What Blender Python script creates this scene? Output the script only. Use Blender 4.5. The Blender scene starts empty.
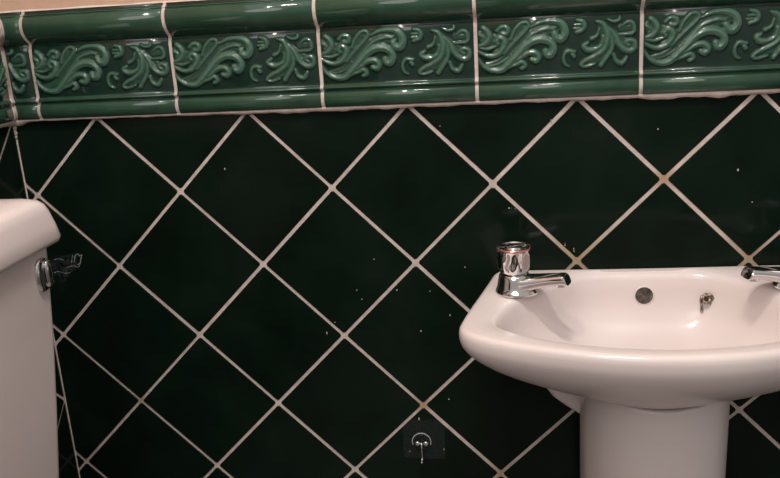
import bpy, bmesh, math, random
import numpy as np
from mathutils import Vector, Matrix
from mathutils.bvhtree import BVHTree

random.seed(7)
C = bpy.context.scene.collection
Z0 = 1.025          # height of the bottom of the border tiles above the floor
XC = -0.016         # x of the corner with the left wall
D = 0.1075          # half the diagonal of a wall tile
PI = math.pi

# ------------------------------------------------------------------ materials
def mat(name, col, rough=.4, metal=0., spec=.5, coat=0., trans=0., ior=1.45):
    m = bpy.data.materials.new(name); m.use_nodes = True
    b = m.node_tree.nodes['Principled BSDF']
    b.inputs['Base Color'].default_value = (*col, 1)
    b.inputs['Roughness'].default_value = rough
    b.inputs['Metallic'].default_value = metal
    b.inputs['Specular IOR Level'].default_value = spec
    b.inputs['Coat Weight'].default_value = coat
    b.inputs['Coat Roughness'].default_value = .03
    b.inputs['Transmission Weight'].default_value = trans
    b.inputs['IOR'].default_value = ior
    return m
def N(m, t, **kw):
    n = m.node_tree.nodes.new(t)
    for k, v in kw.items(): setattr(n, k, v)
    return n
def L(m, a, b): m.node_tree.links.new(a, b)
def noise(m, scale, detail=3, rough=.5, vec=None):
    n = N(m, 'ShaderNodeTexNoise')
    n.inputs['Scale'].default_value = scale; n.inputs['Detail'].default_value = detail; n.inputs['Roughness'].default_value = rough
    if vec is None:
        tc = N(m, 'ShaderNodeTexCoord'); vec = tc.outputs['Object']
    L(m, vec, n.inputs['Vector'])
    return n
def ramp(m, src, stops):
    r = N(m, 'ShaderNodeValToRGB'); e = r.color_ramp.elements
    while len(e) < len(stops): e.new(.5)
    for el, (p, c) in zip(e, stops): el.position = p; el.color = (*c, 1)
    L(m, src, r.inputs['Fac']); return r
def bump(m, src, strength, dist=.001):
    b = N(m, 'ShaderNodeBump'); b.inputs['Strength'].default_value = strength; b.inputs['Distance'].default_value = dist
    L(m, src, b.inputs['Height']); L(m, b.outputs['Normal'], m.node_tree.nodes['Principled BSDF'].inputs['Normal']); return b
def bsdf(m): return m.node_tree.nodes['Principled BSDF']

# glossy bottle green wall tile
M_tile = mat('green_wall_tile', (.003, .011, .006), .1, spec=.13)
n = noise(M_tile, 7, 6, .62); r = ramp(M_tile, n.outputs['Fac'], [(.3, (.0028, .0066, .0040)), (.55, (.0048, .0118, .0072)), (.78, (.0095, .0175, .0115))])
L(M_tile, r.outputs['Color'], bsdf(M_tile).inputs['Base Color'])
n2 = noise(M_tile, 26, 2); bump(M_tile, n2.outputs['Fac'], .22, .0016)
n3 = noise(M_tile, 14, 5); r3 = ramp(M_tile, n3.outputs['Fac'], [(.35, (.06,)*3), (.75, (.24,)*3)])
L(M_tile, r3.outputs['Color'], bsdf(M_tile).inputs['Roughness'])

# pinkish grout, stained yellow at the joints above the basin
def grout(name, stains):
    m = mat(name, (.5, .4, .34), .8, spec=.25)
    n = noise(m, 60, 5, .65); r = ramp(m, n.outputs['Fac'], [(.25, (.46, .385, .345)), (.75, (.72, .615, .56))])
    col = r.outputs['Color']
    tc = N(m, 'ShaderNodeTexCoord')
    for p, rad, c in stains:
        v = N(m, 'ShaderNodeVectorMath', operation='DISTANCE'); L(m, tc.outputs['Object'], v.inputs[0]); v.inputs[1].default_value = p
        mp = N(m, 'ShaderNodeMapRange'); mp.inputs['From Min'].default_value = rad; mp.inputs['From Max'].default_value = 0
        mp.inputs['To Max'].default_value = .85
        L(m, v.outputs['Value'], mp.inputs['Value'])
        mx = N(m, 'ShaderNodeMix', data_type='RGBA'); L(m, mp.outputs['Result'], mx.inputs['Factor'])
        L(m, col, mx.inputs['A']); mx.inputs['B'].default_value = (*c, 1); col = mx.outputs['Result']
    L(m, col, bsdf(m).inputs['Base Color'])
    bump(m, n.outputs['Fac'], .5, .001)
    return m
M_grout = grout('wall_grout', [((7*D, 0, -2*D), .07, (.30, .215, .11)), ((8*D, 0, -D), .022, (.35, .20, .10)), ((9*D, 0, -2*D), .06, (.30, .215, .12)),
                               ((5*D, 0, -4*D), .02, (.38, .27, .15)), ((6*D, 0, -5*D), .03, (.38, .28, .17)), ((1*D, 0, -4*D), .016, (.33, .22, .14))])
M_joint = grout('border_grout', [])

# painted plaster
M_paint = mat('peach_wall_paint', (.62, .44, .31), .7, spec=.25)
n = noise(M_paint, 35, 5); r = ramp(M_paint, n.outputs['Fac'], [(.3, (.46, .32, .235)), (.7, (.53, .375, .275))])
L(M_paint, r.outputs['Color'], bsdf(M_paint).inputs['Base Color']); bump(M_paint, n.outputs['Fac'], .3, .001)

# translucent looking green majolica glaze, darker in the hollows, lighter on the raised relief
def glaze(name, relief):
    m = mat(name, (.015, .09, .055), .07, spec=.5, coat=.15)
    n = noise(m, 30, 3)
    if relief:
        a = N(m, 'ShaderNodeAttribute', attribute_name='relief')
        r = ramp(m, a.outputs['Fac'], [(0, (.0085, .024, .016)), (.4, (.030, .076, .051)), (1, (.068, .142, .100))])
    else:
        r = ramp(m, n.outputs['Fac'], [(.25, (.020, .052, .033)), (.75, (.033, .080, .051))])
    L(m, r.outputs['Color'], bsdf(m).inputs['Base Color'])
    n2 = noise(m, 150 if relief else 45, 3); bump(m, n2.outputs['Fac'], .8 if relief else .12, .0014 if relief else .001)
    return m
M_glaze = glaze('green_border_glaze', False)
M_darkglaze = glaze('dark_green_glaze', False)
for el, c in zip([x for x in M_darkglaze.node_tree.nodes if x.type == 'VALTORGB'][0].color_ramp.elements, ((.0065, .020, .014, 1), (.012, .033, .023, 1))): el.color = c
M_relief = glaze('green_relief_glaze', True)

# sanitary china
M_china = mat('white_china', (.80, .715, .69), .2, spec=.45)
n = noise(M_china, 7, 3); r = ramp(M_china, n.outputs['Fac'], [(.3, (.715, .64, .62)), (.7, (.765, .69, .67))])
L(M_china, r.outputs['Color'], bsdf(M_china).inputs['Base Color'])
n2 = noise(M_china, 55, 2); bump(M_china, n2.outputs['Fac'], .04, .001)
M_chrome = mat('chrome', (.78, .77, .77), .07, metal=1)
n = noise(M_chrome, 90, 3); r = ramp(M_chrome, n.outputs['Fac'], [(.4, (.05,)*3), (.8, (.16,)*3)])
L(M_chrome, r.outputs['Color'], bsdf(M_chrome).inputs['Roughness'])
M_pinkring = mat('copper_pink_ring', (.62, .30, .27), .22, metal=.8)
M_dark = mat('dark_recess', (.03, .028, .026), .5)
M_grime = mat('grimy_overflow', (.09, .08, .065), .6)
n = noise(M_grime, 160, 5, .7); r = ramp(M_grime, n.outputs['Fac'], [(.35, (.02, .017, .014)), (.5, (.075, .062, .048)), (.7, (.17, .145, .12))])
L(M_grime, r.outputs['Color'], bsdf(M_grime).inputs['Base Color'])
M_rust = mat('corroded_metal', (.25, .19, .15), .42, metal=.6)
n = noise(M_rust, 300, 4); r = ramp(M_rust, n.outputs['Fac'], [(.35, (.07, .05, .04)), (.5, (.24, .18, .14)), (.7, (.55, .48, .42))])
L(M_rust, r.outputs['Color'], bsdf(M_rust).inputs['Base Color'])
M_clear = mat('clear_plastic', (.75, .77, .77), .12, spec=.6); bsdf(M_clear).inputs['Alpha'].default_value = .007
M_edgeglint = mat('pale_edge_glint', (.75, .77, .77), .15, spec=.6); bsdf(M_edgeglint).inputs['Alpha'].default_value = .30
M_floor = mat('floor_tile', (.22, .18, .15), .35)
br = N(M_floor, 'ShaderNodeTexBrick'); br.offset = 0; br.inputs['Scale'].default_value = 1
br.inputs['Brick Width'].default_value = .3; br.inputs['Row Height'].default_value = .3; br.inputs['Mortar Size'].default_value = .003
br.inputs['Color1'].default_value = (.20, .165, .14, 1); br.inputs['Color2'].default_value = (.23, .19, .16, 1); br.inputs['Mortar'].default_value = (.35, .3, .27, 1)
tc = N(M_floor, 'ShaderNodeTexCoord'); L(M_floor, tc.outputs['Object'], br.inputs['Vector']); L(M_floor, br.outputs['Color'], bsdf(M_floor).inputs['Base Color'])
# thin greyish wisp
M_wisp = mat('white_smear', (.6, .58, .56), .8, spec=.2)
bsdf(M_wisp).inputs['Alpha'].default_value = .42
M_film = mat('grey_film', (.5, .5, .5), .8, spec=.2)
n = noise(M_film, 130, 5, .7); r = ramp(M_film, n.outputs['Fac'], [(.45, (0,)*3), (.85, (.24,)*3)])
tc = N(M_film, 'ShaderNodeTexCoord'); v = N(M_film, 'ShaderNodeVectorMath', operation='LENGTH'); L(M_film, tc.outputs['Object'], v.inputs[0])
mp = N(M_film, 'ShaderNodeMapRange'); mp.inputs['From Min'].default_value = .032; mp.inputs['From Max'].default_value = .004; L(M_film, v.outputs['Value'], mp.inputs['Value'])
mu = N(M_film, 'ShaderNodeMath', operation='MULTIPLY'); L(M_film, mp.outputs['Result'], mu.inputs[0]); L(M_film, r.outputs['Color'], mu.inputs[1])
L(M_film, mu.outputs['Value'], bsdf(M_film).inputs['Alpha'])

# ------------------------------------------------------------------ object helpers
def mesh_from(name, verts, faces, mats=(), fm=None, smooth=True):
    me = bpy.data.meshes.new(name); me.from_pydata([tuple(v) for v in verts], [], faces); me.validate()
    for m in mats: me.materials.append(m)
    if fm:
        for p, i in zip(me.polygons, fm): p.material_index = i
    for p in me.polygons: p.use_smooth = smooth
    return me
def obj(name, me, parent=None, loc=None, rot=None):
    o = bpy.data.objects.new(name, me); C.objects.link(o)
    if parent is not None: o.parent = parent
    if loc is not None: o.location = loc
    if rot is not None: o.rotation_euler = rot
    return o
def tag(o, label=None, cat=None, group=None, kind=None):
    if label: o['label'] = label
    if cat: o['category'] = cat
    if group: o['group'] = group
    if kind: o['kind'] = kind
    return o
def thing(name, loc, label, cat, rotz=0, group=None):
    o = bpy.data.objects.new(name, None); C.objects.link(o); o.empty_display_size = .05
    o.location = loc; o.rotation_euler = (0, 0, rotz)
    return tag(o, label, cat, group)
class MB:
    """collects loops of vertices into one mesh"""
    def __init__(s): s.v = []; s.f = []; s.m = []
    def add(s, vs, fs, mi=0):
        o = len(s.v); s.v += [Vector(v) for v in vs]; s.f += [[i + o for i in f] for f in fs]; s.m += [mi]*len(fs)
    def loft(s, rings, cap0=True, cap1=True, mi=0, closed=True):
        n = len(rings[0]); vs = [p for r in rings for p in r]; fs = []
        for k in range(len(rings)-1):
            for i in range(n if closed else n-1):
                j = (i+1) % n
                fs.append([k*n+i, k*n+j, (k+1)*n+j, (k+1)*n+i])
        if cap0: fs.append(list(range(n))[::-1])
        if cap1: fs.append([(len(rings)-1)*n+i for i in range(n)])
        s.add(vs, fs, mi)
    def tube(s, path, rad, n=10, mi=0):
        path = [Vector(p) for p in path]; rings = []
        if not hasattr(rad, '__len__'): rad = [rad]*len(path)
        t0 = (path[1]-path[0]).normalized()
        u = t0.orthogonal().normalized()
        for k, p in enumerate(path):
            t = (path[min(k+1, len(path)-1)] - path[max(k-1, 0)]).normalized()
            u = (u - t*u.dot(t)).normalized(); w = t.cross(u)
            rings.append([p + (u*math.cos(a) + w*math.sin(a))*rad[k] for a in [2*PI*i/n for i in range(n)]])
        s.loft(rings, mi=mi)
    def build(s, name, mats, parent=None, loc=None, rot=None, smooth=True, angle=None):
        me = mesh_from(name, s.v, s.f, mats if isinstance(mats, (list, tuple)) else [mats], s.m, smooth)
        bm = bmesh.new(); bm.from_mesh(me); bmesh.ops.recalc_face_normals(bm, faces=bm.faces); bm.to_mesh(me); bm.free()
        if angle: me.set_sharp_from_angle(angle=math.radians(angle))
        return obj(name, me, parent, loc, rot)
def catmull(pts, per=8, closed=False):
    P = [np.array(p, float) for p in pts]; n = len(P); out = []
    seg = n if closed else n-1
    for i in range(seg):
        if closed: a, b, c, d = P[(i-1) % n], P[i], P[(i+1) % n], P[(i+2) % n]
        else: a, b, c, d = P[max(i-1, 0)], P[i], P[i+1], P[min(i+2, n-1)]
        for k in range(per):
            t = k/per
            out.append(.5*((2*b) + (c-a)*t + (2*a-5*b+4*c-d)*t*t + (-a+3*b-3*c+d)*t**3))
    if not closed: out.append(P[-1])
    return out

# ------------------------------------------------------------------ walls of diagonal tiles
def clip(poly, a, b, c):                # keep a*x + b*z <= c
    out = []
    for i in range(len(poly)):
        p, q = poly[i], poly[(i+1) % len(poly)]
        dp, dq = a*p[0]+b*p[1]-c, a*q[0]+b*q[1]-c
        if dp <= 0: out.append(p)
        if (dp < 0 < dq) or (dq < 0 < dp):
            t = dp/(dp-dq); out.append((p[0]+(q[0]-p[0])*t, p[1]+(q[1]-p[1])*t))
    return out
def inset(poly, d):
    n = len(poly); cx = sum(p[0] for p in poly)/n; cz = sum(p[1] for p in poly)/n
    out = list(poly)
    for i in range(n):
        (x0, z0), (x1, z1) = poly[i], poly[(i+1) % n]
        nx, nz = z1-z0, x0-x1; l = math.hypot(nx, nz)
        if l < 1e-6: continue
        nx /= l; nz /= l
        if nx*(cx-x0)+nz*(cz-z0) > 0: nx, nz = -nx, -nz
        out = clip(out, nx, nz, nx*x0+nz*z0-d)
        if len(out) < 3: return []
    return out
def chamfer(poly, d):
    out = []; n = len(poly)
    for i in range(n):
        p = Vector(poly[i]); a = Vector(poly[i-1]); b = Vector(poly[(i+1) % n])
        da = min(d, (a-p).length*.4); db = min(d, (b-p).length*.4)
        out.append(tuple(p+(a-p).normalized()*da)); out.append(tuple(p+(b-p).normalized()*db))
    return out
def tiled_wall(name, x0, x1, uoff, gap_w, specks=()):
    rnd = random.Random(3); m = MB()
    def box(xa, xb, ya, yb, za, zb, mi):
        v = [(xa,ya,za),(xb,ya,za),(xb,yb,za),(xa,yb,za),(xa,ya,zb),(xb,ya,zb),(xb,yb,zb),(xa,yb,zb)]
        m.add(v, [[0,1,5,4],[1,2,6,5],[2,3,7,6],[3,0,4,7],[0,3,2,1],[4,5,6,7]], mi)
    box(x0, x1, .0014, .1, -Z0, .05, 0)
    box(x0, x1, 0, .1, .05, 1.375, 2)
    for u in range(int(math.floor((x0-uoff)/D))-1, int(math.ceil((x1-uoff)/D))+2):
        for v in range(-1, 11):
            if (u+v) % 2: continue
            cx, cz = uoff+u*D + rnd.uniform(-.0004, .0004), -v*D + rnd.uniform(-.0004, .0004)
            P = [(cx, cz+D), (cx+D, cz), (cx, cz-D), (cx-D, cz)]
            g = gap_w*float(np.interp(cx, [0, .35, .7], [1.18, 1.4, 1.45]))*(.0016+.0003*rnd.random())
            P = inset(P, g)
            for a, b, c in ((1, 0, x1-.0010), (-1, 0, -(x0+.0010)), (0, 1, -.0022), (0, -1, Z0-.001)):
                if len(P) >= 3: P = clip(P, a, b, c)
            if len(P) < 3: continue
            A = abs(sum(P[i][0]*P[(i+1) % len(P)][1]-P[(i+1) % len(P)][0]*P[i][1] for i in range(len(P))))/2
            if A < 2e-5: continue
            P = chamfer(P, .0022)
            Q = inset(P, .0011)
            if len(Q) != len(P): continue
            n = len(P)
            # match the order of the inset polygon with the outer one
            k = min(range(n), key=lambda k: sum((P[i][0]-Q[(i+k) % n][0])**2+(P[i][1]-Q[(i+k) % n][1])**2 for i in range(n)))
            Q = Q[k:]+Q[:k]
            tx, tz = rnd.uniform(-.004, .004), rnd.uniform(-.004, .004)
            dy = lambda p: (p[0]-cx)*tx+(p[1]-cz)*tz
            m.loft([[(p[0], .004, p[1]) for p in P], [(p[0], .0008+dy(p), p[1]) for p in P], [(q[0], dy(q), q[1]) for q in Q]], cap0=False, mi=1)
    for i, (x, z) in enumerate(specks):     # little splashes of dried plaster
        r = rnd.uniform(.0005, .0011); k = rnd.uniform(.5, 2.2); a0 = rnd.random()*6
        ring = [(x+r*math.cos(a)*rnd.uniform(.6, 1.2), -.0012, z+r*k*math.sin(a)*rnd.uniform(.6, 1.2)) for a in [2*PI*j/7 for j in range(7)]]
        top = [((p[0]+x)/2, -.002, (p[2]+z)/2) for p in ring]
        base = [(p[0], .001, p[2]) for p in ring]
        m.loft([base, ring, top], cap0=False, mi=0)
    o = m.build(name, [M_grout, M_tile, M_paint], smooth=False)
    return tag(o, kind='structure')
SPECKS = [(0.2833,-0.0775),(0.5794,-0.0296),(0.8509,-0.0434),(0.9673,-0.1397),(0.6653,-0.1408),(0.4808,-0.2089),(0.4538,-0.2539),(0.4599,-0.2672),
          (0.4186,-0.3017),(0.4057,-0.3185),(0.5100,-0.2542),(0.5556,-0.2560),(0.6048,-0.2218),(0.5817,-0.2913),(0.5402,-0.3151),(0.5750,-0.4193),
          (0.5304,-0.4519),(0.5145,-0.5043),(0.5645,-0.4997),(0.7372,-0.1927),(0.7372,-0.1900),(0.7488,-0.2012),(0.7485,-.198),(0.7202,-0.0272),(0.9484,-0.0982)]
wall_back = tiled_wall('wall_back', XC, 1.427, 0.0, 1.0, SPECKS); wall_back.location = (0, 0, Z0)
wall_left = tiled_wall('wall_left', -1.3, 0, 0.0 + D, .9); wall_left.location = (XC, 0, Z0); wall_left.rotation_euler = (0, 0, PI/2)
# bead of sealant in the corner between the two walls
m = MB(); rnd = random.Random(2)
path = [(XC+.0006, -.0006, -Z0+.001+i*(Z0-.002)/40) for i in range(41)]
m.tube(path, [.0009+rnd.uniform(-.0003, .0003) for _ in path], 8)
for i in range(5):                          # lumps of old filler at the top
    m.tube([(XC+.001+.002*(i % 2), -.001, -.004-.004*i), (XC+.001, -.002, -.007-.004*i), (XC+.001, -.001, -.010-.004*i)], [.0026-.0003*i, .0031-.0003*i, .0022-.0003*i], 8)
tag(m.build('trim_3', M_joint, loc=(0, 0, Z0)), kind='structure')
m = MB(); m.add([(XC, -1.5, 0), (1.6, -1.5, 0), (1.6, 0, 0), (XC, 0, 0), (XC, -1.5, -.05), (1.6, -1.5, -.05), (1.6, 0, -.05), (XC, 0, -.05)],
    [[0,1,2,3],[7,6,5,4],[0,4,5,1],[1,5,6,2],[2,6,7,3],[3,7,4,0]])
tag(m.build('floor', M_floor, smooth=False), kind='structure')

# ------------------------------------------------------------------ moulded border of relief tiles
PROF = [(.0, .0004), (.0070, .0008), (.0103, .0028), (.0128, .0070), (.0137, .0115), (.0134, .0155), (.0120, .0192), (.0100, .0214), (.0092, .0224),
        (.0098, .0236), (.0122, .0248), (.0132, .0258), (.0134, .0268), (.0124, .0282), (.0106, .0296), (.0097, .0315), (.0094, .0370), (.0094, .0550), (.0094, .0700),
        (.0092, .0850), (.0088, .0930), (.0078, .0970), (.0066, .0992), (.0062, .1008), (.0066, .1020), (.0080, .1036), (.0100, .1052), (.0126, .1072), (.0152, .1094),
        (.0176, .1120), (.0196, .1152), (.0210, .1190), (.0217, .1235), (.0213, .1280), (.0198, .1320), (.0178, .1350), (.0160, .1366), (.0151, .1372), (.0150, .1380),
        (.0155, .1388), (.0148, .1398), (.0122, .1404), (.0108, .1414), (.0100, .1432), (.0090, .1444), (.0, .1450)]
PF = [(max(0, float(p)), float(z)) for p, z in catmull(PROF, 3)]
XJ = .0325
def prof_at(z): return float(np.interp(z, [q[1] for q in PF], [q[0] for q in PF]))
W = .1988; JG = .0022
def tile_body_mesh(name, a0=None, a1=None):
    """one border tile from s = 0 to W; a0 / a1 = wall corner position for a mitred left / right end"""
    m = MB()
    L0 = [(JG if a0 is None else a0+p+.0025) for p, z in PF]
    L1 = [(W-JG if a1 is None else a1-p-.0025) for p, z in PF]
    e = .0012
    rings = []
    for base, sg, off, dp in ((L0, 1, 0, .0012), (L0, 1, e, 0), (L1, -1, e, 0), (L1, -1, 0, .0012)):
        rings.append([(b+sg*off, -max(p-dp, -.001), z) for b, (p, z) in zip(base, PF)])
    m.loft(rings, closed=True)
    for i, f in enumerate(m.f):
        z = sum(m.v[j].z for j in f)/len(f)
        if .0305 < z < .1030 or z > .1400 and len(f) == 4: m.m[i] = 1  # recessed panel and top ledge take the darker glaze
    return m
STROKES = [
    [(2.7,54.6,1.9),(9.0,45.1,2.6),(18.1,39.2,3.0),(31.1,39.1,3.8),(42.4,48.1,4.5),(53.6,60.3,4.9),(62.9,69.8,4.9),(73.9,75.0,4.9),(84.7,74.4,4.9),(92.4,69.2,4.5),(94.5,61.9,4.5),(91.8,55.7,4.5),(86.7,55.4,4.1),(84.9,60.2,3.8)],
    [(50.0,64.1,1.5),(64.8,77.8,2.3),(72.2,83.7,2.3),(86.6,88.2,2.3),(94.7,86.9,1.9)],
    [(68.6,91.9,1.9),(79.5,97.0,3.0),(93.9,97.9,3.8),(104.6,93.1,4.5),(108.5,82.6,4.9),(104.5,74.8,4.9),(98.2,76.1,4.5),(95.9,81.2,3.8)],
    [(43.3,77.1,2.3),(48.7,89.4,2.4),(56.1,97.0,2.4),(63.0,97.5,2.4),(64.7,92.1,2.4),(59.5,85.2,2.3),(48.4,74.2,2.3),(34.3,59.5,1.9)],
    [(36.7,42.9,1.9),(51.6,51.3,2.6),(62.7,58.6,3.4),(71.8,59.1,3.8),(76.3,53.8,3.8),(73.5,49.0,3.8),(68.1,50.5,3.0)],
    [(33.9,39.7,1.9),(47.8,44.6,2.4),(56.7,47.8,2.8),(59.9,42.7,3.0),(55.5,39.8,2.6)],
    [(3.0,63.8,1.9),(14.9,57.7,2.8),(26.0,59.0,3.4),(34.1,66.8,3.8),(35.2,75.4,3.8),(30.2,79.6,3.4),(25.9,75.9,2.8),(27.5,72.2,2.6)],
    [(4.1,68.6,1.7),(15.1,66.3,2.1),(25.4,69.4,1.5)],
    [(10.0,93.6,3.2),(15.4,87.6,3.8),(17.0,80.3,3.8),(12.6,73.7,3.4),(5.1,71.0,2.3)],
    [(5.5,84.5,2.3),(10.0,80.7,2.3),(7.7,76.3,1.9)],
    [(26.8,88.8,2.4),(32.4,93.5,2.8),(39.3,91.3,3.2),(38.8,84.9,3.0),(33.1,84.9,2.6)],
    [(122.6,96.9,2.3),(130.0,93.8,3.0),(130.4,85.3,3.0),(121.7,81.6,2.3)],
    [(119.9,90.8,1.7),(126.5,90.8,1.7)],
    [(119.0,86.3,1.7),(126.1,86.5,1.7)],
    [(117.2,54.5,2.8),(119.0,51.7,2.8)],
    [(119.9,57.4,2.3),(111.5,58.9,2.4),(106.8,52.3,2.4),(107.8,43.2,2.3),(113.3,39.3,1.5)],
    [(145.6,93.8,1.9),(152.6,90.8,3.0),(157.6,81.8,3.8),(158.5,71.1,3.8),(154.7,58.9,3.4),(144.1,51.3,3.0),(133.4,46.5,2.8),(127.7,40.8,2.6),(133.4,38.3,2.1),(144.2,41.1,1.5)],
    [(148.8,84.0,1.7),(146.0,76.2,2.3),(139.7,72.8,2.8)],
    [(153.7,74.9,1.9),(151.5,64.4,2.6),(144.0,59.4,3.2),(135.1,59.3,3.6),(130.8,64.0,3.2),(135.1,67.4,2.3)],
    [(162.9,83.2,1.5),(164.3,70.8,2.4),(163.6,58.4,2.8),(157.5,48.0,2.8),(151.0,38.9,3.0)],
    [(158.8,87.0,1.5),(166.9,76.0,3.0),(172.3,63.3,3.4),(181.2,56.1,3.4),(189.7,57.5,3.2),(190.4,65.9,3.0),(184.0,68.7,2.6),(180.6,65.5,2.4),(183.8,62.0,2.4)],
    [(166.3,52.0,2.1),(169.1,43.8,2.8),(176.2,40.8,3.2),(181.4,47.7,2.3)],
    [(175.5,86.9,1.7),(182.4,91.5,2.3),(188.3,88.9,2.6),(189.6,80.0,2.6),(186.1,76.2,2.4)],
    [(173.0,76.2,1.5),(184.7,76.4,2.1)],
    [(158.7,96.1,1.5),(164.9,92.8,2.1),(171.9,94.1,2.3),(172.7,98.4,1.7)],
]

LOW_LEAVES = [[(12, 44, 4), (30, 47, 7), (50, 62, 9), (72, 80, 9), (98, 87, 8)], [(151, 88, 5), (158, 70, 9), (153, 54, 9), (138, 45, 6)],
              [(163, 78, 5), (177, 64, 8), (184, 60, 7)], [(8, 82, 7), (20, 74, 9), (30, 76, 9), (34, 88, 6)], [(26, 60, 5), (40, 66, 7), (56, 90, 7)], [(175, 82, 5), (186, 84, 6)]]
def relief_field():
    st = .00072
    S = np.arange(.003, .1972, st); Zs = np.arange(.0345, .0985, st)
    X, Y = np.meshgrid(S*1000, Zs*1000)
    Hh = np.zeros_like(X)
    for pts in STROKES:
        P = catmull([(a, 36.5+(b-36.5)*.955, r) for a, b, r in pts], 7)
        best = np.zeros_like(X)
        for (x0, y0, r0), (x1, y1, r1) in zip(P[:-1], P[1:]):
            dx, dy = x1-x0, y1-y0; l2 = dx*dx+dy*dy+1e-9
            t = np.clip(((X-x0)*dx+(Y-y0)*dy)/l2, 0, 1)
            d2 = (X-x0-t*dx)**2+(Y-y0-t*dy)**2; r = (r0+(r1-r0)*t)*1.16+.15
            k = np.clip(1-d2/(r*r), 0, None)
            q = np.sqrt(d2)/r
            rib = 1-(.20*np.exp(-((q-.42)/.14)**2) if max(r0, r1) > 2.9 else 0)      # ribbed leaves
            best = np.maximum(best, np.minimum(.66*r+1.0, 4.4)*k**.6*rib)
        # overlapping leaves stay readable: later strokes lie on top with a shallow furrow
        Hh = np.where(best > 0, np.maximum(best, Hh*.9), Hh)
    for pts in LOW_LEAVES:          # broad shallow leaf bodies under the fronds
        P = catmull(pts, 6)
        for (x0, y0, r0), (x1, y1, r1) in zip(P[:-1], P[1:]):
            dx, dy = x1-x0, y1-y0; l2 = dx*dx+dy*dy+1e-9
            t = np.clip(((X-x0)*dx+(Y-y0)*dy)/l2, 0, 1)
            d = np.sqrt((X-x0-t*dx)**2+(Y-y0-t*dy)**2)/(r0+(r1-r0)*t)
            vein = 1+.22*np.cos(d*9)
            Hh = np.maximum(Hh, np.where(d < 1, 1.25*np.clip(1-d*d, 0, None)**.5*vein, 0))
    return S, Zs, Hh/1000
RS, RZ, RH = relief_field()
# soften one step so that the glaze looks thick
K = RH.copy()
K[1:-1, 1:-1] = (RH[1:-1, 1:-1]*4+RH[:-2, 1:-1]+RH[2:, 1:-1]+RH[1:-1, :-2]+RH[1:-1, 2:])/8
RH = K
def relief_mesh(name, s0=0., s1=W):
    idx = {}; V = []; F = []; A = []
    nz, ns = RH.shape
    base = [prof_at(z) for z in RZ]
    def vid(i, j):
        if (i, j) not in idx:
            idx[(i, j)] = len(V); h = RH[i, j]
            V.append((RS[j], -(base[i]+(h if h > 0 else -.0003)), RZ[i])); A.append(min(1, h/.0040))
        return idx[(i, j)]
    for i in range(nz-1):
        for j in range(ns-1):
            if RS[j] < s0 or RS[j+1] > s1: continue
            if max(RH[i, j], RH[i+1, j], RH[i, j+1], RH[i+1, j+1]) > 1e-6:
                F.append([vid(i, j), vid(i, j+1), vid(i+1, j+1), vid(i+1, j)])
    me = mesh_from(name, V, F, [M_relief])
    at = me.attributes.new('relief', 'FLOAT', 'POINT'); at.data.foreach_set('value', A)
    return me
def grout_bed(name, xa, xb, mitre_lo, mitre_hi, thick, top_thick):
    m = MB(); rnd = random.Random(11)
    pf = [(max(0, p-.0013), z) for p, z in PF]
    A = [(xa+(p if mitre_lo else 0), -p, z) for p, z in pf]; B = [(xb-(p if mitre_hi else 0), -p, z) for p, z in pf]
    m.loft([A, B])
    n = int((xb-xa)/.006); bot = []; top = []
    ph = [rnd.random()*6 for _ in range(4)]
    for i in range(n+1):
        x = xa+(xb-xa)*i/n
        w = thick(x)*(1+.16*math.sin(x*95+ph[0])+.10*math.sin(x*230+ph[1])+rnd.uniform(-.06, .06))
        bot.append([(x, .001, .0024), (x, -.0085, .0022), (x, -.0080, -w*.25), (x, -.0066, -w*.8), (x, -.0030, -w-.0004), (x, .0010, -w-.0010)])
        w = top_thick*(1+.2*math.sin(x*70+ph[2])+rnd.uniform(-.08, .08))
        top.append([(x, .001, .1436), (x, -.0085, .1436), (x, -.0080, .1436+w*.55), (x, -.003, .1440+w), (x, .001, .1440+w)])
    m.loft(bot); m.loft(top)
    return m
def th_back(x):
    pts = [(-.02, .0062), (.000, .0056), (.012, .0018), (.10, .0016), (.2, .0020), (.3, .0030), (.4, .0046), (.5, .0038), (.62, .0034), (.75, .0032), (.82, .0036), (.86, .0058), (.90, .0048), (.93, .0062), (.97, .0036), (1.5, .0036)]
    return float(np.interp(x, [p[0] for p in pts], [p[1] for p in pts]))
body_full = tile_body_mesh('b'); relief_full = relief_mesh('scroll_ornament')
gb = grout_bed('trim_1', XC, 1.427, True, False, th_back, .0024)
rnd = random.Random(5)
gb.tube([(XC+p-.0035, -p-.0004, z) for p, z in PF[::3]], [.0033+rnd.uniform(-.0007, .0014) for _ in PF[::3]], 8)   # thick filler in the mitred corner
trim1 = tag(gb.build('trim_1', M_joint, loc=(0, 0, Z0)), kind='structure')
trim2 = tag(grout_bed('trim_2', -1.3, 0, False, True, lambda x: .0046, .0024).build('trim_2', M_joint, loc=(XC, 0, Z0), rot=(0, 0, PI/2)), kind='structure')
first = None
for k in range(7):
    x = XJ+k*W
    if first is None:
        first = body_full.build('border_tile', [M_glaze, M_darkglaze], trim1, (x, 0, 0), angle=50); fr = obj('scroll_ornament', relief_full, first)
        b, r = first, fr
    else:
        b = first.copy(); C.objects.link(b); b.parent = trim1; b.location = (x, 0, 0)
        r = fr.copy(); C.objects.link(r); r.parent = b
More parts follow.
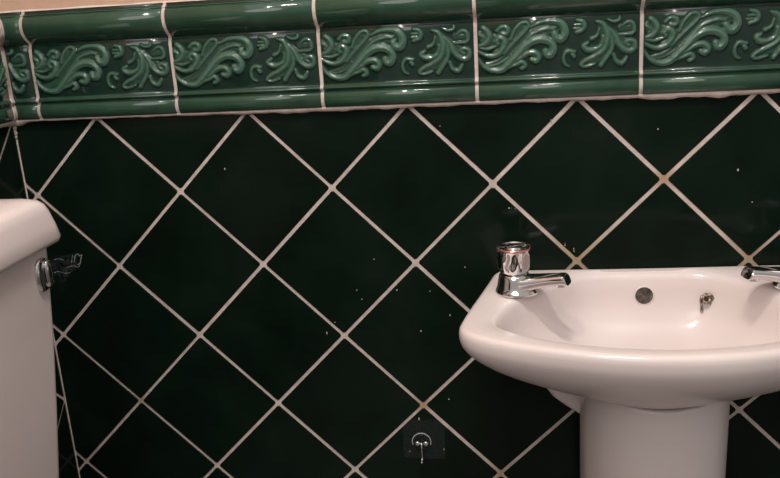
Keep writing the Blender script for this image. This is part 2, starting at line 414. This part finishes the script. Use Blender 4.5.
# sliver that fills up to the corner, and the run on the left wall
sl = tile_body_mesh('b', a0=XC-(XJ-W)).build('border_tile', [M_glaze, M_darkglaze], trim1, (XJ-W, 0, 0), angle=50)
obj('scroll_ornament', relief_mesh('scroll_sliver', XC-(XJ-W)+.016, W), sl)
x = -.085
sl = tile_body_mesh('b', a1=-x).build('border_tile', [M_glaze, M_darkglaze], trim2, (x, 0, 0), angle=50)
obj('scroll_ornament', relief_mesh('scroll_cut', 0, -x-.016), sl)
for k in range(1, 6):
    b = first.copy(); C.objects.link(b); b.parent = trim2; b.location = (x-k*W, 0, 0)
    r = fr.copy(); C.objects.link(r); r.parent = b

# ------------------------------------------------------------------ wash basin
BX, BZ = .8335, Z0-.225
NB = 144; CY = -.135
def rrect(x0, x1, y0, y1, r, z, n=9, rb=.004, front=False):
    out = []
    for cx, cy, a0, q in ((x1-r, y1-r, 0, r), (x0+rb, y1-rb, 90, rb), (x0+rb, y0+rb, 180, rb), (x1-r, y0+r, 270, r)):
        if front:               # round both front corners (-y) instead of both +x corners
            q = r if cy < (y0+y1)/2 else rb
            cx = x1-q if a0 in (0, 270) else x0+q; cy = y1-q if a0 in (0, 90) else y0+q
        for i in range(n):
            a = math.radians(a0+90*i/(n-1)); out.append((cx+q*math.cos(a), cy+q*math.sin(a), z))
    return out
def radial(pts, n=NB, per=10, c=(0, CY)):
    """mirror a half outline (x >= 0, from back to front), smooth it, resample at equal angles about c"""
    full = pts + [(-x, y) for x, y in pts[::-1] if abs(x) > 1e-6]
    P = np.array(catmull(full, per, closed=True))
    ang = np.arctan2(P[:, 1]-c[1], P[:, 0]-c[0]); rad = np.hypot(P[:, 0]-c[0], P[:, 1]-c[1])
    o = np.argsort(ang); ang = ang[o]; rad = rad[o]
    ang = np.r_[ang-2*PI, ang, ang+2*PI]; rad = np.r_[rad, rad, rad]
    th = np.linspace(-PI, PI, n, endpoint=False)
    r = np.interp(th, ang, rad)
    return np.c_[c[0]+r*np.cos(th), c[1]+r*np.sin(th)]
RIM = radial([(0, -.001), (.10, -.001), (.170, -.001), (.184, -.003), (.1905, -.012), (.197, -.045), (.206, -.09), (.216, -.14), (.2225, -.178), (.2235, -.197), (.2170, -.2145), (.2000, -.2300), (.165, -.2480), (.12, -.2640), (.06, -.2790), (0, -.2840)])
INN = radial([(0, -.020), (.05, -.020), (.080, -.026), (.104, -.046), (.130, -.076), (.156, -.104), (.172, -.135), (.181, -.165), (.182, -.182), (.172, -.199), (.145, -.218), (.10, -.238), (.05, -.250), (0, -.254)])
PED = radial([(0, -.001), (.06, -.001), (.090, -.003), (.096, -.02), (.096, -.06), (.094, -.10), (.0885, -.130), (.074, -.160), (.045, -.183), (0, -.194)])
DROP = lambda y: 0
def ringz(P, z): return [(p[0], p[1], z if not callable(z) else z(p)) for p in P]
def off(P, d):
    c = np.array([0, CY]); v = P-c; l = np.linalg.norm(v, axis=1, keepdims=True); Q = c+v*(1-d/l); Q[:, 1] = np.minimum(Q[:, 1], -.001); return Q
rings = []
# outside, from the foot to the rim
DB = .0880
for d in np.linspace(1, 0, 15):
    f = d**1.65
    P = RIM*(1-f)+PED*f
    def zz(p, d=d): return -.016-DB*d-d**2*DROP(p[1])
    rings.append(ringz(P, zz))
rings.append(ringz(RIM, -.010)); 
for a in (20, 45, 70, 90):
    a = math.radians(a); rings.append(ringz(off(RIM, .008*(1-math.cos(a))), -.008+.008*math.sin(a)))
M_ = INN*.5+off(RIM, .008)*.5
rings.append(ringz(M_, -.0006))
rings.append(ringz(off(INN, -.006), -.0018)); rings.append(ringz(off(INN, -.002), -.0034)); rings.append(ringz(off(INN, .001), -.0064)); rings.append(ringz(off(INN, .003), -.0105))
BC = np.array([0, -.140])
for d in np.linspace(.12, 1, 16):
    k = 1-.93*d**3.2-.05*d
    P = BC+(off(INN, .003)-BC)*k
    rings.append(ringz(P, -.010-.088*(1-(1-d)**1.5)))
m = MB(); m.loft(rings)
ROLL = .0113
basin = m.build('wash_basin', M_china, loc=(BX, 0, BZ+.0012), rot=(0, -ROLL, 0), angle=60)
tag(basin, 'small pinkish white wall basin with two tap ledges standing on a pedestal', 'wash basin')
bvh = BVHTree.FromPolygons(m.v, m.f)
def on_back(x, z):
    h = bvh.ray_cast(Vector((x, -.14, z)), Vector((0, 1, 0)))
    n = h[1]; n = -n if n.y > 0 else n
    return h[0], n
m = MB()
m.loft([[(p[0]-.006, p[1], z) for p in rrect(-hw, hw, -.062, -.001, .012, 0, rb=.003, front=True)] for hw, z in ((.124, -.102), (.124, -.128), (.121, -.146), (.112, -.159), (.096, -.172), (.080, -.183), (.070, -.188), (.06, -.189))])
m.build('rear_housing', M_china, basin, angle=60)
# overflow: a grimy round hole low in the back of the bowl
p, nn = on_back(.0020, -.0310)
q = Vector((0, 0, 1)).rotation_difference(nn).to_euler()
m = MB(); rr = .0112
prof = [(rr+.0018, -.0006), (rr+.0010, .0006), (rr, .0004), (rr-.0008, -.0002), (rr*.6, -.0004), (.0005, -.0004)]
m.loft([[(r*math.cos(a), r*math.sin(a), z) for a in [2*PI*i/32 for i in range(32)]] for r, z in prof[:3]], cap0=False, cap1=False, mi=0)
m.loft([[(r*math.cos(a)*(1+.03*math.sin(3*a)), r*math.sin(a), z) for a in [2*PI*i/32 for i in range(32)]] for r, z in prof[2:]], cap0=False, mi=1)
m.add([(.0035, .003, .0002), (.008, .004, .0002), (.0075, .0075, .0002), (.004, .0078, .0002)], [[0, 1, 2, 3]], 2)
ovf = m.build('overflow_hole', [M_china, M_grime, M_dark], basin, p+nn*.0010, q, smooth=True)
ovf['label'] = 'grimy round overflow hole'
# corroded stay of the lost plug chain
p, nn = on_back(.0765, -.0335)
m = MB(); rnd = random.Random(9)
for i in range(3):
    c = Vector((rnd.uniform(-.002, .004), -.003-.0015*i, rnd.uniform(-.002, .004))); R0 = .0052-.0006*i; t1, t2 = rnd.uniform(-.6, .6), rnd.uniform(-.9, .9)
    pts = []
    for j in range(15):
        a = 2*PI*j/14; v = Vector((R0*math.cos(a), 0, R0*1.15*math.sin(a))); v.rotate(Matrix.Rotation(t1, 3, 'X') @ Matrix.Rotation(t2, 3, 'Z')); pts.append(c+v)
    m.tube(pts, [.0016+rnd.uniform(-.0003, .0004) for _ in pts], 8)
m.tube([(-.005, -.003, .004), (-.0058, -.0035, -.002), (-.0050, -.004, -.008), (-.0046, -.004, -.013), (-.0046, -.004, -.0165)], [.0017, .0019, .0014, .0019, .0022], 8)
m.tube([(.004, -.003, 0), (.0065, -.004, -.004), (.006, -.004, -.009)], [.0015, .0018, .0012], 8)
m.tube([(0, .004, 0), (0, -.001, 0), (0, -.003, 0)], [.0045, .0045, .0035], 14)
stay = m.build('chain_stay', M_rust, basin, p)
stay['label'] = 'corroded brown plug chain stay'
# pedestal
m = MB(); rings = []
PP = radial([(0, -.068), (.05, -.068), (.083, -.069), (.0885, -.073), (.089, -.085), (.0885, -.10), (.083, -.128), (.066, -.158), (.038, -.178), (0, -.186)], c=(0, -.11))
hb = BZ-.1040
PI_ = radial([(0, -.080), (.05, -.080), (.070, -.081), (.0755, -.085), (.077, -.092), (.0765, -.10), (.072, -.120), (.057, -.146), (.032, -.166), (0, -.174)], c=(0, -.11))
c = np.array([0, -.068])
top = lambda P, k, dz: [(p[0], p[1], hb-dz-.0002+ROLL*p[0]-.0045*max(0, 1-(p[0]/.055)**2)*(p[1] < -.1)) for p in c+(P-c)*k]
flat = lambda P, k, z: [(p[0], p[1], z) for p in c+(P-c)*k]
rings = [flat(PI_, 1.15, 0)]+[flat(PP, k, z) for z, k in ((0, 1.20), (.02, 1.20), (.035, 1.15), (.10, 1.05), (.25, .995), (.45, .985))]
rings += [top(PP, .995, .03), top(PP, 1.0, .008), top(PP, .998, .004), top(PP, .98, .0024), top(PI_, 1.02, .0024), top(PI_, 1, .005), flat(PI_, 1, .45)]
rings.append(rings[0]); m.loft(rings, cap0=False, cap1=False)
ped = m.build('basin_pedestal', M_china, loc=(BX+.0070, 0, 0), angle=60)
tag(ped, 'pinkish white china pedestal standing under the wash basin', 'pedestal')

# ------------------------------------------------------------------ taps
def make_tap(loc, rot, label, ring_mat):
    t = thing('basin_tap', loc, label, 'tap', rot, 'chrome taps on the basin')
    # pillar with a flared foot, drawn out towards the spout
    m = MB(); rings = []
    def oval(rx0, rx1, ry, z, tilt=0, n=40):
        out = []
        for i in range(n):
            a = 2*PI*i/n; c, s = math.cos(a), math.sin(a)
            x = (rx1 if c > 0 else rx0)*c
            out.append((x, ry*s, z+tilt*x))
        return out
    for a in (oval(.0235, .0295, .0235, 0), oval(.0237, .0296, .0237, .0018), oval(.0224, .0275, .0224, .0040), oval(.0206, .0235, .0205, .0090), oval(.0196, .0215, .0193, .0160),
              oval(.0186, .0200, .0183, .0215), oval(.0170, .0175, .0168, .0240), oval(.0130, .0130, .013, .0252), oval(.0125, .0125, .0125, .029)): rings.append(a)
    m.loft(rings); m.build('pillar', M_chrome, t, angle=40)
    # spout: rounded rectangular arm rising gently to a blunt end, outlet below
    m = MB(); rings = []
    def sec(x, z, w, h, n=24, lean=0):
        out = []
        for i in range(n):
            a = 2*PI*i/n; c, s = math.cos(a), math.sin(a); e = .55
            yy = w*math.copysign(abs(c)**e, c); zz = h*math.copysign(abs(s)**e, s)
            out.append((x+lean*zz, yy, z+zz))
        return out
    for a in ((.004, .0115, .0175, .0100), (.016, .0125, .0168, .0092), (.028, .0155, .0142, .0080), (.040, .0186, .0120, .0070), (.052, .0210, .0110, .0065), (.061, .0226, .0108, .0064)): rings.append(sec(*a))
    rings.append(sec(.0660, .0226, .0106, .0064, lean=-.45)); rings.append(sec(.0676, .0222, .0096, .0054, lean=-.45))
    m.loft(rings)
    sp = m.build('spout', M_chrome, t, angle=35)
    m = MB(); m.loft([[(.0590+r*math.cos(a), r*math.sin(a), z) for a in [2*PI*i/20 for i in range(20)]] for r, z in ((.0072, .021), (.0072, .0136), (.0064, .0128), (.0050, .0128), (.0050, .0145))])
    m.build('outlet', M_chrome, sp, angle=40)
    # faceted handle with hollow top
    m = MB(); rings = []; n = 64
    for r, z, amp in ((.0125, .0262, 0), (.0172, .0268, .0), (.0196, .0290, .0012), (.0210, .0345, .0030), (.0214, .0420, .0034), (.0211, .0490, .0030), (.0200, .0535, .0014), (.0194, .0550, .0003), (.0200, .0562, 0), (.0198, .0580, 0), (.0184, .0584, 0), (.0172, .0572, 0), (.0080, .0560, 0)):
        rings.append([((r-amp*1.55*abs(math.sin(3.5*a+.3))**1.4)*math.cos(a), (r-amp*1.55*abs(math.sin(3.5*a+.3))**1.4)*math.sin(a), z) for a in [2*PI*i/n for i in range(n)]])
    m.loft(rings)
    hd = m.build('handle', M_chrome, t, angle=38)
    m = MB(); m.loft([[(r*math.cos(a), r*math.sin(a), z) for a in [2*PI*i/40 for i in range(40)]] for r, z in ((.0198, .0548), (.0208, .0554), (.0208, .0574), (.0198, .0582))], cap0=False, cap1=False)
    rg = m.build('handle_ring', ring_mat, hd); rg['label'] = 'pinkish ring round the handle top'  # pink tinted metallic ring round the handle top
    m = MB(); m.loft([[(r*math.cos(a), r*math.sin(a), z) for a in [2*PI*i/30 for i in range(30)]] for r, z in ((.0110, .0560), (.0112, .0580), (.0095, .0590), (.0040, .0594))], cap0=False)
    m.build('handle_cap', M_chrome, hd)
    return t
make_tap((.6715, -.0850, BZ-.0005), math.radians(-19), 'chrome tap with fluted handle and pinkish ring on left basin ledge', M_pinkring)
make_tap((1.004, -.0790, BZ+.0034), math.radians(180+19), 'chrome tap at right edge of basin with only its spout in view', M_pinkring)

# ------------------------------------------------------------------ toilet cistern on the left wall
cz = Z0-.42
cis = thing('toilet_cistern', (XC, -.49, cz), 'white china toilet cistern with overhanging lid on the left wall', 'toilet cistern')
def cx_(x): return x-XC
x0 = .0055
m = MB(); rings = []
for z, xf, hy, r in ((-.420, .120, .138, .03), (-.416, .140, .158, .03), (-.400, .1600, .176, .024), (-.36, .1650, .1850, .018), (-.28, .1690, .1980, .016), (-.20, .1725, .2105, .015), (-.13, .1750, .2185, .014), (-.098, .1760, .2215, .014), (-.082, .1760, .2220, .014)):
    rings.append(rrect(x0, cx_(xf), -hy, hy, r, z+.42))
m.loft(rings); tank = m.build('tank', M_china, cis, angle=55)
m = MB(); rings = []
for z, xf, yf, r in ((-0.0965, 0.17, -0.272, 0.014), (-0.098, 0.178, -0.264, 0.016), (-0.0965, 0.186, -0.2552, 0.018), (-0.092, 0.188, -0.2532, 0.019), (-0.078, 0.186, -0.2555, 0.019), (-0.062, 0.1825, -0.259, 0.019), (-0.055, 0.18, -0.2615, 0.019), (-0.0505, 0.176, -0.2655, 0.019), (-0.0478, 0.1685, -0.273, 0.018), (-0.046, 0.1525, -0.289, 0.016), (-0.0447, 0.1125, -0.329, 0.012), (-0.0443, 0.06, -0.4, 0.006)):
    h = yf+.49; rings.append(rrect(x0-.001, cx_(xf), -h, h, r, z+.42))
m.loft(rings); m.build('lid', M_china, cis, angle=60)
m = MB(); m.tube([(.075, 0, .012), (.075, 0, -.10), (.075, 0, -cz+.001)], .022, 20)
m.build('flush_pipe', M_china, cis)
# flush lever: oval rose, upright paddle
fl = (.1757-XC, -.2950+.49, -.1265+.42)
m = MB(); rings = []
for k, x in ((1, -.004), (1, .0012), (.93, .0028), (.80, .0034), (.3, .0034)):
    ring = []
    for i in range(32):
        a = 2*PI*i/32; c, s = math.cos(a), math.sin(a)
        ring.append((x, k*.0128*math.copysign(abs(c)**.75, c), k*.0185*math.copysign(abs(s)**.75, s)))
    rings.append(ring)
m.loft(rings); lev = m.build('flush_lever', M_chrome, cis, fl, angle=50); lev['label'] = 'chrome flush lever'
m = MB(); rings = []
for k, x in ((1, .002), (1, .0048), (.92, .0064), (.75, .0072), (.3, .0074)):
    rings.append([(x, .0050+k*.0062*math.copysign(abs(math.cos(a))**.6, math.cos(a)), k*.0150*math.copysign(abs(math.sin(a))**.6, math.sin(a))) for a in [2*PI*i/28 for i in range(28)]])
m.loft(rings); m.build('paddle', M_chrome, lev, angle=45)
m = MB(); m.loft([[(x, -.0042+k*.0018*math.cos(a), -.002+k*.0105*math.sin(a)) for a in [2*PI*i/20 for i in range(20)]] for k, x in ((1, .0030), (1, .0042), (.6, .0044))])
m.build('slot', M_dark, lev)

# ------------------------------------------------------------------ clear stick-on hook low on the wall
hk = thing('adhesive_hook', (.533, -.0005, Z0-.545), 'clear plastic square stick-on hook on the dark tile below the basin', 'hook')
hz = .059   # centre of the round base above the thing's origin
m = MB(); rings = []
for k, y in ((1, 0), (1, -.0006), (.98, -.0009)):
    rings.append([(.003+k*a, y, hz+.002+k*b) for a, b in [(-.029, -.031), (.029, -.031), (.0305, -.029), (.0305, .029), (.029, .031), (-.029, .031), (-.0305, .029), (-.0305, -.029)]])
m.loft(rings); m.build('backing_sheet', M_clear, hk, smooth=False)
m = MB(); rings = []
for r, y in ((.0145, -.0009), (.0145, -.0028), (.0135, -.0040), (.0105, -.0046), (.0095, -.0040), (.003, -.0038)):
    rings.append([(r*math.cos(a), y, hz+r*math.sin(a)) for a in [2*PI*i/40 for i in range(40)]])
m.loft(rings); bs = m.build('round_base', M_clear, hk)
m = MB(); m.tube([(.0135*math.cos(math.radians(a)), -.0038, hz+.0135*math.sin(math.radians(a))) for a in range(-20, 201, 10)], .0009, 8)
m.build('edge_glint', M_edgeglint, bs)  # pale arc painted in for light caught on the disc's upper rim
for s in (-1, 1):
    m = MB(); m.loft([[(s*.0060+r*1.25*math.cos(a), y, hz-.002+r*math.sin(a)) for a in [2*PI*i/16 for i in range(16)]] for r, y in ((.0035, -.0036), (.0035, -.0060), (.0026, -.0072), (.001, -.0075))])
    m.build('stud', M_chrome, hk)
m = MB(); m.tube([(0, -.004, hz), (0, -.0075, hz-.004), (0, -.0082, hz-.012), (0, -.0085, hz-.022), (0, -.0095, hz-.0265), (0, -.0125, hz-.0285), (0, -.0155, hz-.0270)], [.0014, .0014, .0013, .0014, .0017, .0019, .0018], 10)
m.build('hook_pin', M_chrome, hk)

# ------------------------------------------------------------------ wispy smear on the tile beside the lever
sm = thing('smear', (.026, -.0004, Z0-.215), 'wispy white smear on the dark tile beside the chrome flush lever', 'smear')
def ribbon(m, pts, w):
    P = catmull([(a, b) for a, b in pts], 6); rnd = random.Random(len(P)); up = []; dn = []
    for i, p in enumerate(P):
        t = P[min(i+1, len(P)-1)]-P[max(i-1, 0)]; t = t/np.linalg.norm(t); nrm = np.array([-t[1], t[0]]); ww = w*(rnd.uniform(.4, 1.2))
        a = p+nrm*ww; b = p-nrm*ww; up.append((a[0], -.0006, a[1])); dn.append((b[0], -.0006, b[1]))
    n = len(P); m.add(up+dn, [[i, i+1, n+i+1, n+i] for i in range(n-1)])
m = MB()
ribbon(m, [(.013, .007), (.016, .016), (.021, .0195), (.0235, .0165), (.027, .0180), (.0245, .0125), (.0225, .006), (.018, .003)], .0008)
ribbon(m, [(.009, .006), (.011, .014), (.013, .018)], .0006)
ribbon(m, [(-.022, -.009), (-.014, -.007), (-.006, -.0095), (.004, -.009)], .0006)
ribbon(m, [(.001, -.001), (.010, .0015), (.018, -.0005), (.022, .004)], .0005)
ribbon(m, [(-.018, .011), (-.010, .0125), (-.002, .010)], .0005)
m.build('smear_strands', M_wisp, sm, smooth=False)
m = MB(); P = catmull([(-.024, .013), (-.008, .016), (.014, .020), (.034, .024), (.022, .004), (.004, -.010), (-.008, -.024), (-.022, -.022)], 5, closed=True)
m.add([(p[0], -.0003, p[1]) for p in P], [list(range(len(P)))])
m.build('smear_film', M_film, sm, smooth=False)

# ------------------------------------------------------------------ light, world, camera
def area(name, loc, target, size, power, col):
    l = bpy.data.lights.new(name, 'AREA'); l.shape = 'DISK'; l.size = size; l.energy = power; l.color = col
    o = bpy.data.objects.new(name, l); C.objects.link(o); o.location = loc
    o.rotation_euler = (Vector(target)-Vector(loc)).to_track_quat('-Z', 'Y').to_euler(); return o
area('ceiling_light', (.60, -.85, 2.40), (.62, -.35, .75), 1.6, 6, (1, .93, .90))
area('front_fill_light', (.35, -2.1, 2.05), (.6, 0, .75), 1.1, 9, (1, .92, .90))  # added fill lamp, unseen behind the camera, to brighten the basin front
tube = area('tube_light', (.66, -.75, 2.30), (.66, -.4, .8), .24, 9, (1, .90, .83))
tube.data.shape = 'RECTANGLE'; tube.data.size_y = .035; tube.rotation_euler = (math.radians(14), 0, 0)
area('second_bulb_light', (.40, -1.00, 2.25), (.5, -.3, .8), .03, 4, (1, .90, .82))
w = bpy.data.worlds.new('World'); bpy.context.scene.world = w; w.use_nodes = True
nt = w.node_tree; bg = nt.nodes['Background']
tc = nt.nodes.new('ShaderNodeTexCoord'); sx = nt.nodes.new('ShaderNodeSeparateXYZ'); rp = nt.nodes.new('ShaderNodeValToRGB')
nt.links.new(tc.outputs['Generated'], sx.inputs[0])
mr = nt.nodes.new('ShaderNodeMapRange'); mr.inputs['From Min'].default_value = -1; nt.links.new(sx.outputs['Z'], mr.inputs['Value'])
nt.links.new(mr.outputs['Result'], rp.inputs['Fac'])
e = rp.color_ramp.elements
while len(e) < 5: e.new(.5)
for el, (p, c) in zip(e, ((.10, (.04, .035, .032)), (.36, (.13, .12, .113)), (.50, (.46, .43, .415)), (.68, (.60, .565, .545)), (.95, (.60, .55, .52)))): el.position = p; el.color = (*c, 1)
nt.links.new(rp.outputs['Color'], bg.inputs['Color']); bg.inputs['Strength'].default_value = .62

cam = bpy.data.cameras.new('Camera'); co = bpy.data.objects.new('Camera', cam); C.objects.link(co)
co.location = (.6875, -1.0855, .1427+Z0); co.rotation_euler = (1.2845, .0606, .1490)
cam.sensor_fit = 'HORIZONTAL'; cam.sensor_width = 36; cam.lens = 846.667/780*36; cam.clip_start = .01
bpy.context.scene.camera = co
vs = bpy.context.scene.view_settings; vs.view_transform = 'Standard'; vs.look = 'None'; vs.exposure = .2
